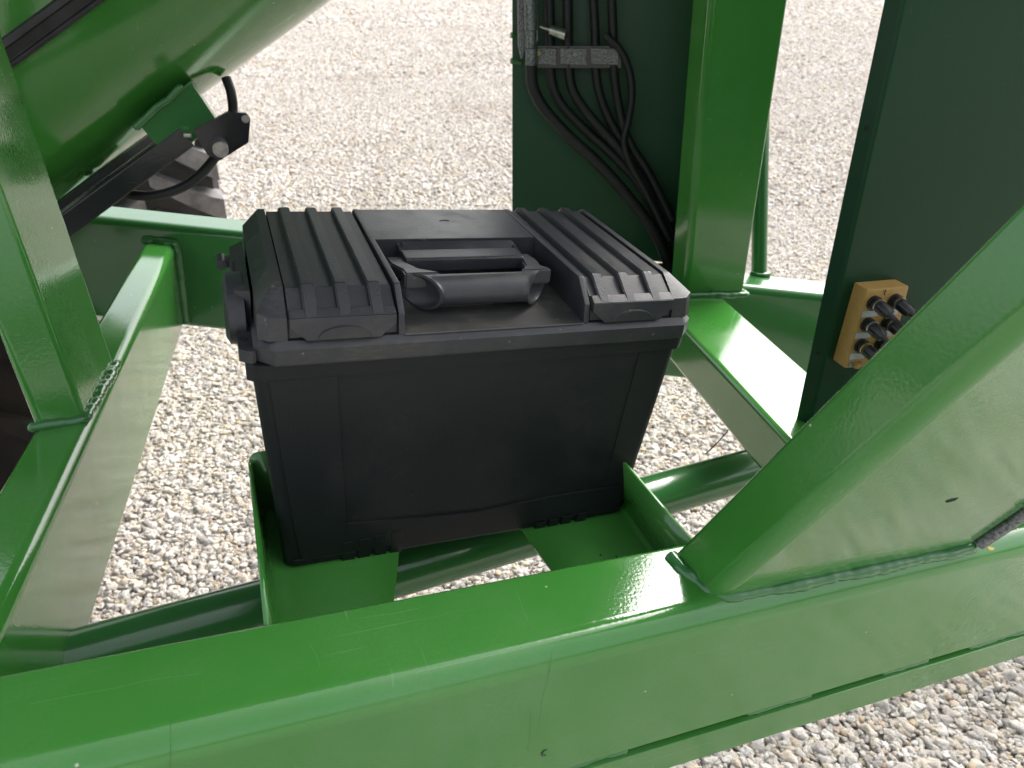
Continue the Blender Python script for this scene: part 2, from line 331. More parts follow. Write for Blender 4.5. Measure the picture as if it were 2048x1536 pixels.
def make_gravel():
    r = np.random.default_rng(3); P = []
    def layer(y0, y1, sp, s0, s1, zlo, zhi, xm=.78, pad=.5):
        ys = np.arange(y0, y1, sp)
        for y in ys:
            half = xm * (abs(y) * math.cos(0) + .7) + pad
            xs = np.arange(-half, half, sp)
            n = len(xs)
            P.append(np.stack([xs + r.uniform(-.5, .5, n) * sp, np.full(n, y) + r.uniform(-.5, .5, n) * sp, r.uniform(zlo, zhi, n), np.clip(r.lognormal(math.log(s0), .30, n), s0 * .5, s1)], 1))
    layer(.0, 4.2, .0102, .0071, .0165, .000, .0045)
    layer(.0, 3.0, .021, .0085, .0180, .0035, .007)
    layer(4.2, 9.0, .018, .0115, .024, .0, .008)
    layer(9.0, 15.0, .029, .018, .036, .0, .010)
    layer(15.0, 32.0, .055, .034, .06, .0, .012)
    P_ = np.concatenate(P)
    me = bpy.data.meshes.new('gravel'); me.vertices.add(len(P_)); me.vertices.foreach_set('co', P_[:, :3].astype('f').ravel())
    a = me.attributes.new('size', 'FLOAT', 'POINT'); a.data.foreach_set('value', P_[:, 3].astype('f'))
    me.materials.append(M['pebble'])
    o = bpy.data.objects.new('gravel', me); COL.objects.link(o)
    props(o, 'loose pale grey, white and tan limestone gravel covering the yard', kind='stuff')
    ng = bpy.data.node_groups.new('pebbles', 'GeometryNodeTree')
    ng.interface.new_socket('Geometry', in_out='INPUT', socket_type='NodeSocketGeometry'); ng.interface.new_socket('Geometry', in_out='OUTPUT', socket_type='NodeSocketGeometry')
    nd = ng.nodes; L = ng.links; gi = nd.new('NodeGroupInput'); go = nd.new('NodeGroupOutput')
    join = nd.new('GeometryNodeJoinGeometry')
    for k in range(10):
        ico = nd.new('GeometryNodeMeshIcoSphere'); ico.inputs['Radius'].default_value = 1; ico.inputs['Subdivisions'].default_value = 3
        pos = nd.new('GeometryNodeInputPosition')
        add = nd.new('ShaderNodeVectorMath'); add.operation = 'ADD'; add.inputs[1].default_value = (k * 7.3, k * 3.1, k * 5.7); L.new(pos.outputs[0], add.inputs[0])
        no = nd.new('ShaderNodeTexNoise'); no.inputs['Scale'].default_value = .75; no.inputs['Detail'].default_value = 1.5; L.new(add.outputs[0], no.inputs['Vector'])
        vo = nd.new('ShaderNodeTexVoronoi'); vo.inputs['Scale'].default_value = .95; L.new(add.outputs[0], vo.inputs['Vector'])
        mr = nd.new('ShaderNodeMapRange'); mr.inputs[1].default_value = .25; mr.inputs[2].default_value = .75; mr.inputs[3].default_value = .45; mr.inputs[4].default_value = 1.5; L.new(no.outputs[0], mr.inputs[0])
        mv = nd.new('ShaderNodeMapRange'); mv.inputs[1].default_value = 0; mv.inputs[2].default_value = .9; mv.inputs[3].default_value = 1.12; mv.inputs[4].default_value = .78; L.new(vo.outputs['Distance'], mv.inputs[0])
        mu = nd.new('ShaderNodeMath'); mu.operation = 'MULTIPLY'; L.new(mr.outputs[0], mu.inputs[0]); L.new(mv.outputs[0], mu.inputs[1])
        scl = nd.new('ShaderNodeVectorMath'); scl.operation = 'SCALE'; L.new(pos.outputs[0], scl.inputs[0]); L.new(mu.outputs[0], scl.inputs['Scale'])
        sq = nd.new('ShaderNodeVectorMath'); sq.operation = 'MULTIPLY'; L.new(scl.outputs[0], sq.inputs[0])
        q = random.Random(k + 40); sq.inputs[1].default_value = (q.uniform(.95, 1.3), q.uniform(.75, .98), q.uniform(.5, .82))
        sp = nd.new('GeometryNodeSetPosition'); L.new(ico.outputs[0], sp.inputs[0]); L.new(sq.outputs[0], sp.inputs['Position'])
        ss = nd.new('GeometryNodeSetShadeSmooth'); L.new(sp.outputs[0], ss.inputs[0])
        g2 = nd.new('GeometryNodeGeometryToInstance'); L.new(ss.outputs[0], g2.inputs[0]); L.new(g2.outputs[0], join.inputs[0])
    sm = nd.new('GeometryNodeSetMaterial'); sm.inputs['Material'].default_value = M['pebble']; L.new(join.outputs[0], sm.inputs[0])
    iop = nd.new('GeometryNodeInstanceOnPoints'); iop.inputs['Pick Instance'].default_value = True
    m2p = nd.new('GeometryNodeMeshToPoints'); L.new(gi.outputs[0], m2p.inputs[0])
    L.new(m2p.outputs[0], iop.inputs['Points']); L.new(sm.outputs[0], iop.inputs['Instance'])
    ri = nd.new('FunctionNodeRandomValue'); ri.data_type = 'INT'; ri.inputs[4].default_value = 0; ri.inputs[5].default_value = 9; L.new(ri.outputs[2], iop.inputs['Instance Index'])
    rv = nd.new('FunctionNodeRandomValue'); rv.data_type = 'FLOAT_VECTOR'; rv.inputs[0].default_value = (-.45, -.45, 0); rv.inputs[1].default_value = (.45, .45, 6.283); rv.inputs['Seed'].default_value = 5
    L.new(rv.outputs[0], iop.inputs['Rotation'])
    at = nd.new('GeometryNodeInputNamedAttribute'); at.data_type = 'FLOAT'; at.inputs['Name'].default_value = 'size'; L.new(at.outputs[0], iop.inputs['Scale'])
    L.new(iop.outputs[0], go.inputs[0])
    md = o.modifiers.new('pebbles', 'NODES'); md.node_group = ng
make_gravel()

# ------------------------------------------------------------------ grain cart (one welded machine)
cart = thing('grain_cart', 'glossy green welded steel farm cart frame filling the scene around the black toolbox', 'farm trailer', (0, .42, -.70))
ZT = -.47
# near rail: bent section with rounded edges
bm = bmesh.new()
prism(bm, [(-1.3, .372, -.634), (-1.3, .372, ZT), (-1.3, .467, ZT), (-1.3, .467, -.634)], (3.2, 0, 0), rad=[.0, .024, .006, .0], seg=10)
finish('main_rail', bm, M['green'], cart)
bm = bmesh.new()
prism(bm, [(-1.3, .384, -.640), (-1.3, .384, -.634), (-1.3, .467, -.634), (-1.3, .467, -.640)], (3.2, 0, 0))
box(bm, -1.3, 1.9, .3685, .466, -.682, -.6405, rad=.0015)
finish('lower_flat_bar', bm, M['green'], cart)
k = 0
for xa, xb in ((.47, .56), (.66, .735), (.80, 1.0), (.23, .33), (-.05, .06)):
    weld(cart, [(xa, .376, -.6375), (xb, .376, -.6375)], rad=.0048, seed=20 + k); k += 1
# far rail
e0 = V((.027, 1.562, 0)); ed = V((.981 - .027, 1.155 - 1.562, 0)).normalized(); en = V((-ed.y, ed.x, 0))
a = e0 - ed * 1.3
bm = bmesh.new()
prism(bm, [a + V((0, 0, -.70)), a + V((0, 0, ZT)), a + en * .10 + V((0, 0, ZT)), a + en * .10 + V((0, 0, -.70))], ed * 3.6, rad=.016, seg=8)
finish('far_rail', bm, M['green_clean'], cart)
# left cross brace
def onbrace(p0, p1, y): return p0.lerp(p1, (y - p0.y) / (p1.y - p0.y))
lb0, lb1 = V((-.196, .467, ZT)), V((-.0965, 1.625, ZT - .0395))
bm = bmesh.new()
prism(bm, [lb0 + V((-.062, 0, 0)), lb0, lb0 + V((0, 0, -.185)), lb0 + V((-.062, 0, -.185))], lb1 - lb0, rad=.014, seg=8)
finish('cross_brace', bm, M['green'], cart)
# right cross brace: wide and shallow
rb0, rb1 = V((.640, .467, ZT)), V((.775, 1.24, ZT))
bm = bmesh.new()
prism(bm, [rb0, rb0 + V((.15, 0, 0)), rb0 + V((.15, 0, -.078)), rb0 + V((0, 0, -.078))], V((.775, 1.30, ZT)) + V((.02, 0, 0)) - rb0, rad=.010, seg=6)
finish('cross_brace', bm, M['green'], cart)
# posts
dl = slope(1511, 4486)
bm = bmesh.new()
A_, B_, C_ = V((-.226, .847, ZT)), V((-.173, .857, ZT)), V((-.155, 1.012, ZT)); D_ = A_ + C_ - B_
prism(bm, [p - dl * .03 for p in (A_, B_, C_, D_)], dl * .88, rad=.010, seg=6)
finish('post', bm, M['green'], cart)
weld(cart, [(-.160, 1.643, ZT - .037), (-.098, 1.612, ZT - .038), (-.094, 1.609, ZT - .06), (-.094, 1.609, -.690)], rad=.0095, seed=31, rip=.03)
weld(cart, [A_ + V((-.002, -.002, -.011)), B_ + V((.003, -.003, -.010)), C_ + V((.005, 0, -.014))], rad=.0062, seed=1, rip=.10)
dr = slope(1191, 2508)
bm = bmesh.new()
P0 = V((.826, 1.112, ZT)); P1 = V((.957, 1.100, ZT))
prism(bm, [P0 + V((.004, .055, 0)), P0, P1, P1 + V((.004, .055, 0)), P1 + V((-.004, .055, 0)), P1 + V((-.008, .008, 0)), P0 + V((.010, .008, 0)), P0 + V((.012, .055, 0))], dr * .95, rad=[0, .012, .006, 0, 0, .004, .008, 0], seg=6)
finish('post', bm, M['green'], cart)
weld(cart, [P0 + V((-.004, -.004, .002)), P1 + V((.006, -.003, .002)), P1 + V((.008, .03, .002))], rad=.007, seed=2)
# small round post on the far rail behind
bm = bmesh.new(); q0 = V((1.085, 1.215, ZT)); ds = slope(1450, 5200)
tube(bm, [q0, q0 + ds * .60], .0165, seg=24)
finish('round_post', bm, M['green_clean'], cart)
weld(cart, [q0 + V((.020 * math.cos(t), .020 * math.sin(t), .003)) for t in np.linspace(-3.3, .2, 12)], rad=.0055, seed=3)
# near diagonal post
dg = slope(200, 2270)
bm = bmesh.new()
prism(bm, [(.392, .455, ZT - .001), (.394, .389, ZT - .001), (.722, .383, ZT - .001), (.722, .449, ZT - .001)], dg * .85, rad=[.006, .018, .010, .006], seg=10)
finish('diagonal_post', bm, M['green'], cart)
weld(cart, [(.388, .455, ZT - .001), (.390, .43, ZT - .001), (.397, .402, ZT - .001), (.412, .389, ZT - .001), (.45, .3865, ZT - .001), (.55, .3845, ZT - .001), (.65, .3825, ZT - .001), (.722, .3805, ZT - .001), (.728, .39, ZT - .001)], rad=.0066, seed=4, rip=.06)
# slot holes in the diagonal post
G0 = V((.394, .389, ZT)); Gx = V((.328, -.006, 0)); gn = Gx.cross(dg).normalized()
if gn.y > 0: gn = -gn
for (s, t) in ((.535, .115), (.86, .185)):
    c = G0 + Gx * s + dg * t
    bm = bmesh.new(); d1 = (dg.normalized() * .5 + Gx.normalized()).normalized()
    u_ = V((1, 0, .12)).normalized()
    pts = [c + u_ * .0085 * math.cos(q) + (gn.cross(u_)) * .003 * math.sin(q) + gn * .0006 for q in np.linspace(0, 2 * math.pi, 16, endpoint=False)]
    prism(bm, pts, -gn * .0004); finish('drain_hole', bm, M['hole'], cart, smooth=0)
# polished pipe along the right edge of the diagonal post
bm = bmesh.new(); e_ = V((.728, .378, ZT + .006)); tube(bm, [e_, e_ + dg * .8], .0065, seg=16)
pp = finish('edge_pipe', bm, M['dullsteel'], cart, label='shiny grey steel pipe')
bm = bmesh.new(); tube(bm, [e_ + dg * .055, e_ + dg * .062], .0085, seg=16); finish('collar', bm, M['dullsteel'], pp)
# bracket plates that carry the toolbox
def bracket(top_x, bend_x, sgn, edge, label, arc):
    """bent plate: upright flange, rounded bend, flat tongue. edge(y) is the tongue's free edge"""
    bm = bmesh.new(); z = -.5555; rows = []
    ys = [.4685, .55, .62, .66, .700, .7080, .7150, .7200, .7220]
    for y in ys:
        bx = bend_x(y); dz = 0 if y <= .70 else .018 * (1 - math.sqrt(max(0, 1 - ((y - .70) / .022) ** 2)))
        row = [V((top_x + sgn * 0, y, ZT - dz)), V((bx * .8 + top_x * .2, y, z + arc * 1.25))]
        for k in range(7):
            t = k / 6 * math.pi / 2
            row.append(V((bx + sgn * arc * (1 - math.cos(t)), y, z + arc * (1 - math.sin(t)))))
        row.append(V((edge(y), y, z))); rows.append([bm.verts.new(p) for p in row])
    for A, B in zip(rows, rows[1:]):
        for k in range(len(A) - 1): bm.faces.new((A[k], A[k + 1], B[k + 1], B[k]))
    if sgn > 0:      # small return flange with a rounded corner at the far end
        yb = .7225
        pts = roundpoly([V((.0045, yb, -.5555)), V((.0480, yb, -.5555)), V((.0290, yb, ZT + .001)), V((.0045, yb, ZT + .001))], [0, 0, 0, .012], 6)
        bm.faces.new([bm.verts.new(p) for p in pts])
    o = finish('bracket_plate', bm, M['green'], cart, label=label, smooth=50, wn=False)
    md = o.modifiers.new('t', 'SOLIDIFY'); md.thickness = .004; md.offset = 0
    return o
bracket(.0055, lambda y: .0110, 1, lambda y: .108 + (y - .4685) * .30 if y < .66 else .165, 'left bent plate the toolbox sits on', .026)
z = -.5535
rbk = bracket(.4225, lambda y: .436 + (y - .4685) * .07, -1, lambda y: .318 - (y - .4685) * .10, 'right bent plate the toolbox sits on', .010)
for (x, y, r_) in ((.350, .528, .0032), (.331, .530, .0028), (.375, .555, .0012), (.392, .548, .0014)):
    bm = bmesh.new(); disc(bm, (x, y, z + .0003), (0, 0, 1), r_, .0004, seg=14); finish('drilled_hole', bm, M['hole'] if r_ < .003 else M['bed'], rbk, smooth=0)
# round tube under the box
bm = bmesh.new(); t0 = V((-.061, .651, -.642)); t1 = V((.669, .757, -.642)); td = t1 - t0
tube(bm, [t0 - td * .5, t1 + td * .8], .0335, seg=40)
finish('round_brace', bm, M['green_clean'], cart)

# sheet panel behind (recess with hoses)
b0 = V((.592, 1.446, ZT)); b1 = V((.912, 1.300, ZT)); pd = slope(1025, 3400)
bm = bmesh.new(); nx = (b1 - b0).normalized(); ny = V((-nx.y, nx.x, 0))
prism(bm, [b0, b1 + nx * .05, b1 + nx * .05 + ny * .004, b0 + ny * .004], pd * 1.1)
fin = finish('sheet_panel', bm, M['green_sheet'], cart, label='flat shade-toned green sheet panel behind the hoses')
bm = bmesh.new()
for j in range(2):
    pass
prism(bm, [b1 + nx * .045 - ny * .0005, b1 + nx * .049 - ny * .0005, b1 + nx * .055 - ny * .19, b1 + nx * .051 - ny * .19], pd * 1.1)
finish('side_panel', bm, M['green_sheet'], cart)
# right sheet panel with return lip
r0 = V((.726, .639, ZT)); rd = slope(1060, 3375); r_l = V((.697, .625, ZT))
bm = bmesh.new()
back = V((-.0065, .019, 0))
prx = V((.9, -.12, 0)).normalized()
prism(bm, [r0 + back, r0, r0 + prx * .8, r0 + prx * .8 + V((0, .003, 0)), r0 + V((.003, .003, 0)), r0 + back + V((.003, 0, 0))], rd * .95, rad=[0, .006, 0, 0, .004, 0], seg=6)
rp = finish('sheet_panel', bm, M['panel'], cart, label='shade-toned green sheet panel carrying the tan junction box')
for t in (.105, .385):
    c = r0 + back * .5 + rd * t; nn = back.cross(rd).normalized()
    if nn.x > 0: nn = -nn
    bm = bmesh.new(); disc(bm, c + nn * .0002, nn, .0032, .0004, seg=16); finish('hole', bm, M['hole'], rp, smooth=0)

# chute: large round green tube folded across the top left
c0, c1 = V((-.261, 1.45, -.376)), V((.211, 1.45, -.024)); cd = (c1 - c0).normalized()
cn = V((-cd.z, 0, cd.x))
axis_off = cn * .262 + V((0, .10, 0))
bm = bmesh.new(); tube(bm, [c0 + axis_off - cd * 1.2, c1 + axis_off + cd * 1.0], .27, seg=96)
chute = finish('auger_tube', bm, M['green'], cart, label='large round green discharge tube')
# strip lies along the tube's skin, parallel to its axis
ax0 = c0 + axis_off
def on_tube(u, v):
    d = (RF @ Vector((u - 1024, v - 768, FPX))).normalized()
    dp = d - cd * d.dot(cd); op = -ax0 - cd * (-ax0).dot(cd)
    A_2, B_2, C_2 = dp.dot(dp), 2 * dp.dot(op), op.dot(op) - .27 ** 2
    return d * ((-B_2 - math.sqrt(max(0, B_2 * B_2 - 4 * A_2 * C_2))) / (2 * A_2))
def strip_at(u, v):
    p = on_tube(u, v); n = (p - ax0); n = (n - cd * n.dot(cd)).normalized(); return p, n
sp, sn = strip_at(95, 52); tt = cd.cross(sn).normalized()
if tt.z < 0: tt = -tt
bm = bmesh.new(); st = sp - cd * 1.3 - tt * .014 - sn * .004
prism(bm, [st, st + sn * .012, st + sn * .012 + tt * .006, st + sn * .007 + tt * .008, st + sn * .007 + tt * .021, st + sn * .013 + tt * .024, st + sn * .011 + tt * .032, st + tt * .034], cd * 2.4, rad=.0015, seg=3)
finish('rubber_strip', bm, M['rubber'], chute, label='black rubber sealing strip')
# weld-on bracket at chute edge
ca = V((-.055, 1.385, -.205)); 
bm = bmesh.new()
c_ = lambda s, n, y: c0 + cd * s + cn * n + V((0, y - 1.45, 0))
hexa(bm, [c_(.20, -.040, 1.375), c_(.305, -.040, 1.375), c_(.305, -.040, 1.42), c_(.20, -.040, 1.42)], [c_(.205, .03, 1.365), c_(.315, .035, 1.365), c_(.315, .035, 1.42), c_(.205, .03, 1.42)], bev=.003)
finish('lug', bm, M['green_clean'], chute)
weld(cart, [c_(.195, .028, 1.365), c_(.25, .033, 1.362), c_(.30, .036, 1.362)], rad=.006, seed=9)
# overhead hopper of the cart, unseen: shaped to block sky and set reflections
bm = bmesh.new()
hz = .42
hexa(bm, [V((-.75, .60, hz)), V((.80, .60, hz)), V((.80, 1.75, hz)), V((-.75, 1.75, hz))], [V((-1.6, .50, 1.35)), V((.95, .50, 1.35)), V((.95, 2.6, 1.35)), V((-1.6, 2.6, 1.35))])
finish('hopper', bm, M['green_sheet'], cart, label='big unseen green hopper overhead, shaped to block sky')

# ------------------------------------------------------------------ black lift arm hanging below the chute
arm = thing('lift_arm', 'black steel arm with pivot plate and grey pin under the green discharge tube', 'lift arm', (0, 1.385, -.30))
bm = bmesh.new()
prism(bm, [c_(-.35, -.045, 1.37), c_(-.35, -.010, 1.37), c_(-.35, -.010, 1.43), c_(-.35, -.045, 1.43)], cd * .60, rad=.003)
prism(bm, [c_(-.35, -.0075, 1.40), c_(-.35, .004, 1.40), c_(-.35, .004, 1.43), c_(-.35, -.0075, 1.43)], cd * .55)
finish('bar', bm, M['black_paint'], arm)
bm = bmesh.new()
def PY(u, v, y):
    d = RF @ Vector((u - 1024, v - 768, FPX)); return d * (y / d.y)
plate = [PY(*p, 1.365) for p in ((386, 262), (455, 224), (492, 226), (501, 237), (497, 285), (440, 321), (415, 310))]
prism(bm, plate, (0, .012, 0), rad=.004, seg=3)
pv = finish('pivot_plate', bm, M['black_paint'], arm)
pc = PY(440, 289, 1.365)
bm = bmesh.new(); tube(bm, [pc, pc + V((0, -.045, -.0))], [.0125, .0125], seg=24); finish('pin', bm, M['steel'], arm)
bm = bmesh.new(); disc(bm, PY(491, 238, 1.3645), (0, -1, 0), .0065, .0005, seg=18); finish('hole', bm, M['bed'], pv, smooth=0)
bm = bmesh.new(); box(bm, pc.x - .055, pc.x - .043, 1.352, 1.365, pc.z + .012, pc.z + .018, rad=.001); finish('bolt', bm, M['steel'], pv)
hosel = bmesh.new()
tube(hosel, spline([PY(452, 155, 1.47), PY(463, 190, 1.46), PY(464, 235, 1.46), PY(440, 300, 1.45), PY(385, 362, 1.43), PY(310, 391, 1.42), PY(235, 383, 1.45), PY(190, 360, 1.5)]), .0085, seg=14)
o = finish('hydraulic_hose', hosel, M['hose'], smooth=60, wn=False, loc=PY(310, 391, 1.42)); props(o, 'shiny black hose looping below the black pivot plate', 'hose', 'hydraulic hoses')
# dark block where the hose ends
bm = bmesh.new(); a = [PY(*p, 1.46) for p in ((205, 345), (262, 330), (240, 400), (160, 405))]
prism(bm, a, (0, .03, 0)); finish('end_bracket', bm, M['black_paint'], arm)

# ------------------------------------------------------------------ wheels
def wheel(label, centre, rad, width, lugs, mat, tilt=0, wide=1.3):
    t = thing('wheel', label, 'wheel', centre, frame=False)
    cx, cy, cz = 0, 0, 0
    prof = [(-.5, .72), (-.52, .88), (-.47, .955), (-.3, .975), (0, .98), (.3, .975), (.47, .955), (.52, .88), (.5, .72), (.3, .55), (-.3, .55)]
    bm = bmesh.new(); n = 64; rings = []
    for i in range(n):
        a = 2 * math.pi * i / n
        rings.append([bm.verts.new((x * width, math.cos(a) * r * rad, math.sin(a) * r * rad)) for x, r in prof])
    for i in range(n):
        A, B = rings[i], rings[(i + 1) % n]
        for k in range(len(prof)): bm.faces.new((A[k], A[(k + 1) % len(prof)], B[(k + 1) % len(prof)], B[k]))
    ORG['_t'] = V((0, 0, 0)); old = ORG[t.name]; ORG[t.name] = V((0, 0, 0))
    ty = finish('tyre', bm, mat, t)
    lb = None
    for i in range(lugs):
        for sgn in (-1, 1):
            a0 = 2 * math.pi * (i + (.5 if sgn > 0 else 0)) / lugs
            bm = bmesh.new(); secs = []
            for s in range(7):
                f = s / 6; x = sgn * (.03 + f * .49) * width; aa = a0 + f * .34 - (.0 if f < .5 else .04 * (f - .5)); th = (.034 + .026 * f) / rad * .5 * wide
                rr = rad * (.978 - .05 * max(0, f - .85) / .15 * .6); ro = rad * (1.075 - .03 * max(0, f - .85) / .15)
                ring = []
                for (da, r) in ((-th, rr - .01), (-th * .75, ro), (th * .75, ro), (th, rr - .01)):
                    ring.append(bm.verts.new((x, math.cos(aa + da) * r, math.sin(aa + da) * r)))
                secs.append(ring)
            for A, B in zip(secs, secs[1:]):
                for k in range(4): bm.faces.new((A[k], A[(k + 1) % 4], B[(k + 1) % 4], B[k]))
            bm.faces.new(secs[0][::-1]); bm.faces.new(secs[-1])
            finish('tread_lug', bm, M['tyre_lug'] if mat is M['tyre'] else mat, t, smooth=30)
    bm = bmesh.new()
    tube(bm, [(-width * .18, 0, 0), (width * .2, 0, 0)], rad * .56, seg=40)
    finish('rim', bm, M['petal'] if False else M['green_clean'], t)
    ORG[t.name] = old
    if tilt: t.rotation_euler = (0, 0, tilt)
    return t
wheel('big grey lugged tyre standing behind the black arm at upper left', (-1.70, 3.35, .53), .52, .54, 19, M['tyre'], tilt=.47, wide=2.1)
wheel('added tyre filling the dark gap at the left edge below the leaning post', (-1.36, 1.55, .40), .42, .32, 14, M['tyre_dark'], tilt=.7)  # invented tyre, its near-black colour stands for shade there

# ------------------------------------------------------------------ hoses, clamp bar, fittings in the recess
def onP1(u, v, lift=.02):
    """a point in front of the sheet panel, given by where it shows in the photograph"""
    d = RF @ Vector((u - 1024, v - 768, FPX)); nrm = nx.cross(pd).normalized(); 
    if nrm.y > 0: nrm = -nrm
    q = b0 + nrm * lift; return d * (q.dot(nrm) / d.dot(nrm))
hl = [('black hose leaving the grey fitting at the left of the recess', [(1062, 128), (1066, 175), (1090, 220), (1140, 275), (1200, 330), (1262, 400), (1312, 470), (1350, 560)], .0115, .045),
      ('dark hose second from the left below the metal strip', [(1098, -30), (1100, 60), (1102, 150), (1120, 205), (1170, 260), (1225, 310), (1275, 365), (1320, 450), (1345, 540)], .0095, .03),
      ('dark hose passing the middle of the metal strip', [(1135, -30), (1136, 60), (1138, 140), (1150, 190), (1190, 245), (1240, 300), (1290, 370), (1340, 480)], .0095, .036),
      ('dark hose just right of the strip middle', [(1185, -30), (1190, 60), (1192, 140), (1200, 190), (1222, 245), (1262, 310), (1310, 390), (1350, 480)], .0085, .03),
      ('dark hose near the right end of the metal strip', [(1222, -30), (1226, 60), (1228, 140), (1234, 190), (1244, 240), (1262, 290), (1300, 350), (1345, 440)], .0085, .04),
      ('thin dark hose curving out beyond the right end of the strip', [(1210, 70), (1240, 100), (1258, 140), (1264, 190), (1256, 245), (1248, 285), (1262, 330), (1295, 390), (1335, 470)], .007, .05)]
for lb, pts, r_, lf in hl:
    bm = bmesh.new(); P = [onP1(u, v, lf) for u, v in pts]
    tube(bm, spline(P, 8), r_, seg=14)
    o = finish('hydraulic_hose', bm, M['hose'], smooth=60, wn=False, loc=P[0]); props(o, lb, 'hose', 'hydraulic hoses')
cl = thing('hose_clamp_strip', 'speckled grey metal strip with bolts holding the dark hoses to the panel', 'clamp', onP1(1150, 112, .05))
for (u0, u1) in ((1072, 1112), (1121, 1173), (1182, 1236)):
    bm = bmesh.new(); q = [onP1(u0, 97, .052), onP1(u1, 98, .052), onP1(u1, 130, .052), onP1(u0, 127, .052)]
    nn = (q[1] - q[0]).cross(q[3] - q[0]).normalized(); nn = nn if nn.y > 0 else -nn
    prism(bm, q, nn * .006); finish('strip', bm, M['zinc'], cl)
for (u, v, m) in ((1076, 106, 'brass'), (1148, 108, 'steel')):
    bm = bmesh.new(); disc(bm, onP1(u, v, .052), (-.2, -1, 0), .0045, .006, seg=6); finish('bolt', bm, M[m], cl)
bm = bmesh.new(); q = [onP1(1066, 92, .045), onP1(1242, 92, .045), onP1(1242, 136, .045), onP1(1066, 136, .045)]
prism(bm, q, (0, .006, 0)); finish('backing_strip', bm, M['black_paint'], cl)
vf = thing('valve_fitting', 'grey steel pipe fitting with grease probe at the left edge of the recess', 'fitting', onP1(1060, 60, .06))
bm = bmesh.new()
tube(bm, [onP1(1060, -40, .06), onP1(1061, 30, .06), onP1(1062, 60, .06), onP1(1062.5, 62, .06), onP1(1063, 96, .06), onP1(1063, 98, .06), onP1(1063, 130, .06)], [.012, .012, .012, .009, .009, .0115, .0115], seg=12)
finish('pipe', bm, M['dullsteel'], vf)
bm = bmesh.new(); q = [onP1(u, v, .045) for u, v in ((1037, -20), (1046, -20), (1050, 100), (1044, 118), (1038, 90))]; prism(bm, q, (0, .008, 0)); finish('guard', bm, M['zinc'], vf)
bm = bmesh.new(); q = [onP1(u, v, .05) for u, v in ((1074, -20), (1076, 80), (1070, 95), (1050, 95), (1050, -20))]; prism(bm, q, (0, .015, 0)); finish('block', bm, M['dullsteel'], vf)
bm = bmesh.new(); pa, pb = onP1(1080, 53, .062), onP1(1132, 70, .075); dd = (pb - pa)
tube(bm, [pa, pa + dd * .4, pa + dd * .41, pb], [.002, .0035, .0085, .0095], seg=14); finish('probe', bm, M['steel'], vf)
for v in (70, 122):
    bm = bmesh.new(); c = onP1(1022, v, .01); tube(bm, [c, c + V((.02, 0, 0))], .006, seg=6); finish('bolt_head', bm, M['green_clean'], vf)

# ------------------------------------------------------------------ junction box on the right panel
pn = prx.cross(rd).normalized(); pn = pn if pn.y < 0 else -pn
def onP2(u, v, lift=0):
    d = RF @ Vector((u - 1024, v - 768, FPX)); q = r0 + pn * lift; return d * (q.dot(pn) / d.dot(pn))
jb = thing('junction_box', 'tan plastic cable junction box with black plugs on the shade-toned green panel', 'junction box', onP2(1690, 640))
D1 = .026
ft = [onP2(u, v, D1) for u, v in ((1735, 579), (1819, 572), (1778, 733), (1689, 737))]
ftb = [p - pn * D1 for p in ft]
bm = bmesh.new(); hexa(bm, ftb, ft, bev=.0025); finish('housing', bm, M['tan'], jb)
jx = (ft[1] - ft[0]).normalized(); jy = (ft[3] - ft[0]).normalized(); jw = (ft[1] - ft[0]).length; jh = (ft[3] - ft[0]).length
def jp(a, b, l=0): return ft[0] + jx * jw * a + jy * jh * b + pn * l
lead = (V((.45, -.55, -.62))).normalized()
cons = [(.24, .17), (.24, .44), (.24, .71), (.74, .17), (.74, .44), (.74, .71)]
jlab = []
for i, (a, b) in enumerate(cons):
    c = jp(a, b, -.001); bm = bmesh.new()
    tube(bm, [c, c + pn * .005, c + pn * .0051, c + pn * .011], [.0095, .0095, .0075, .0075], seg=24)
    pl_ = finish('plug', bm, M['ring'], jb)
    bm = bmesh.new(); c2 = c + pn * .011
    tube(bm, [c2, c2 + pn * .002], [.0083, .0083], seg=24); finish('lock_ring', bm, M['steel'] if i != 2 else M['brass'], pl_)
    bm = bmesh.new(); c3 = c2 + pn * .002; dd = (pn * .6 + lead * .4).normalized()
    tube(bm, [c3, c3 + dd * .008, c3 + dd * .016, c3 + dd * .018, c3 + dd * .026], [.0078, .0078, .0066, .0035, .003], seg=20); finish('connector_body', bm, M['ring'], pl_)
    cb = bmesh.new(); s_ = c3 + dd * .024
    tube(cb, spline([s_, s_ + dd * .02, s_ + dd * .04 + V((.01, .0, -.01)), s_ + V((.09, .0, -.06))], 6), .0026, seg=8)
    finish('cable', cb, M['hose'], pl_)
for (a, b) in ((.10, .305), (.10, .575), (.10, .845), (.60, .305), (.60, .575)):
    q = [jp(a - .06, b - .04, .0012), jp(a + .30, b - .04, .0012), jp(a + .30, b + .035, .0012), jp(a - .06, b + .035, .0012)]
    bm = bmesh.new(); prism(bm, q, -pn * .0016); finish('marker_tag', bm, M['label'], jb, smooth=0)
bm = bmesh.new(); disc(bm, jp(.13, .95, -.001), pn, .0036, .002, seg=16); finish('screw', bm, M['dullsteel'], jb)
bm = bmesh.new(); hexa(bm, [jp(.22, .925, 0), jp(.38, .925, 0), jp(.38, 1.01, 0), jp(.22, 1.01, 0)], [jp(.24, .93, .005), jp(.33, .93, .005), jp(.33, 1.0, .005), jp(.24, 1.0, .005)], bev=.0006); finish('latch_nub', bm, M['tan'], jb)
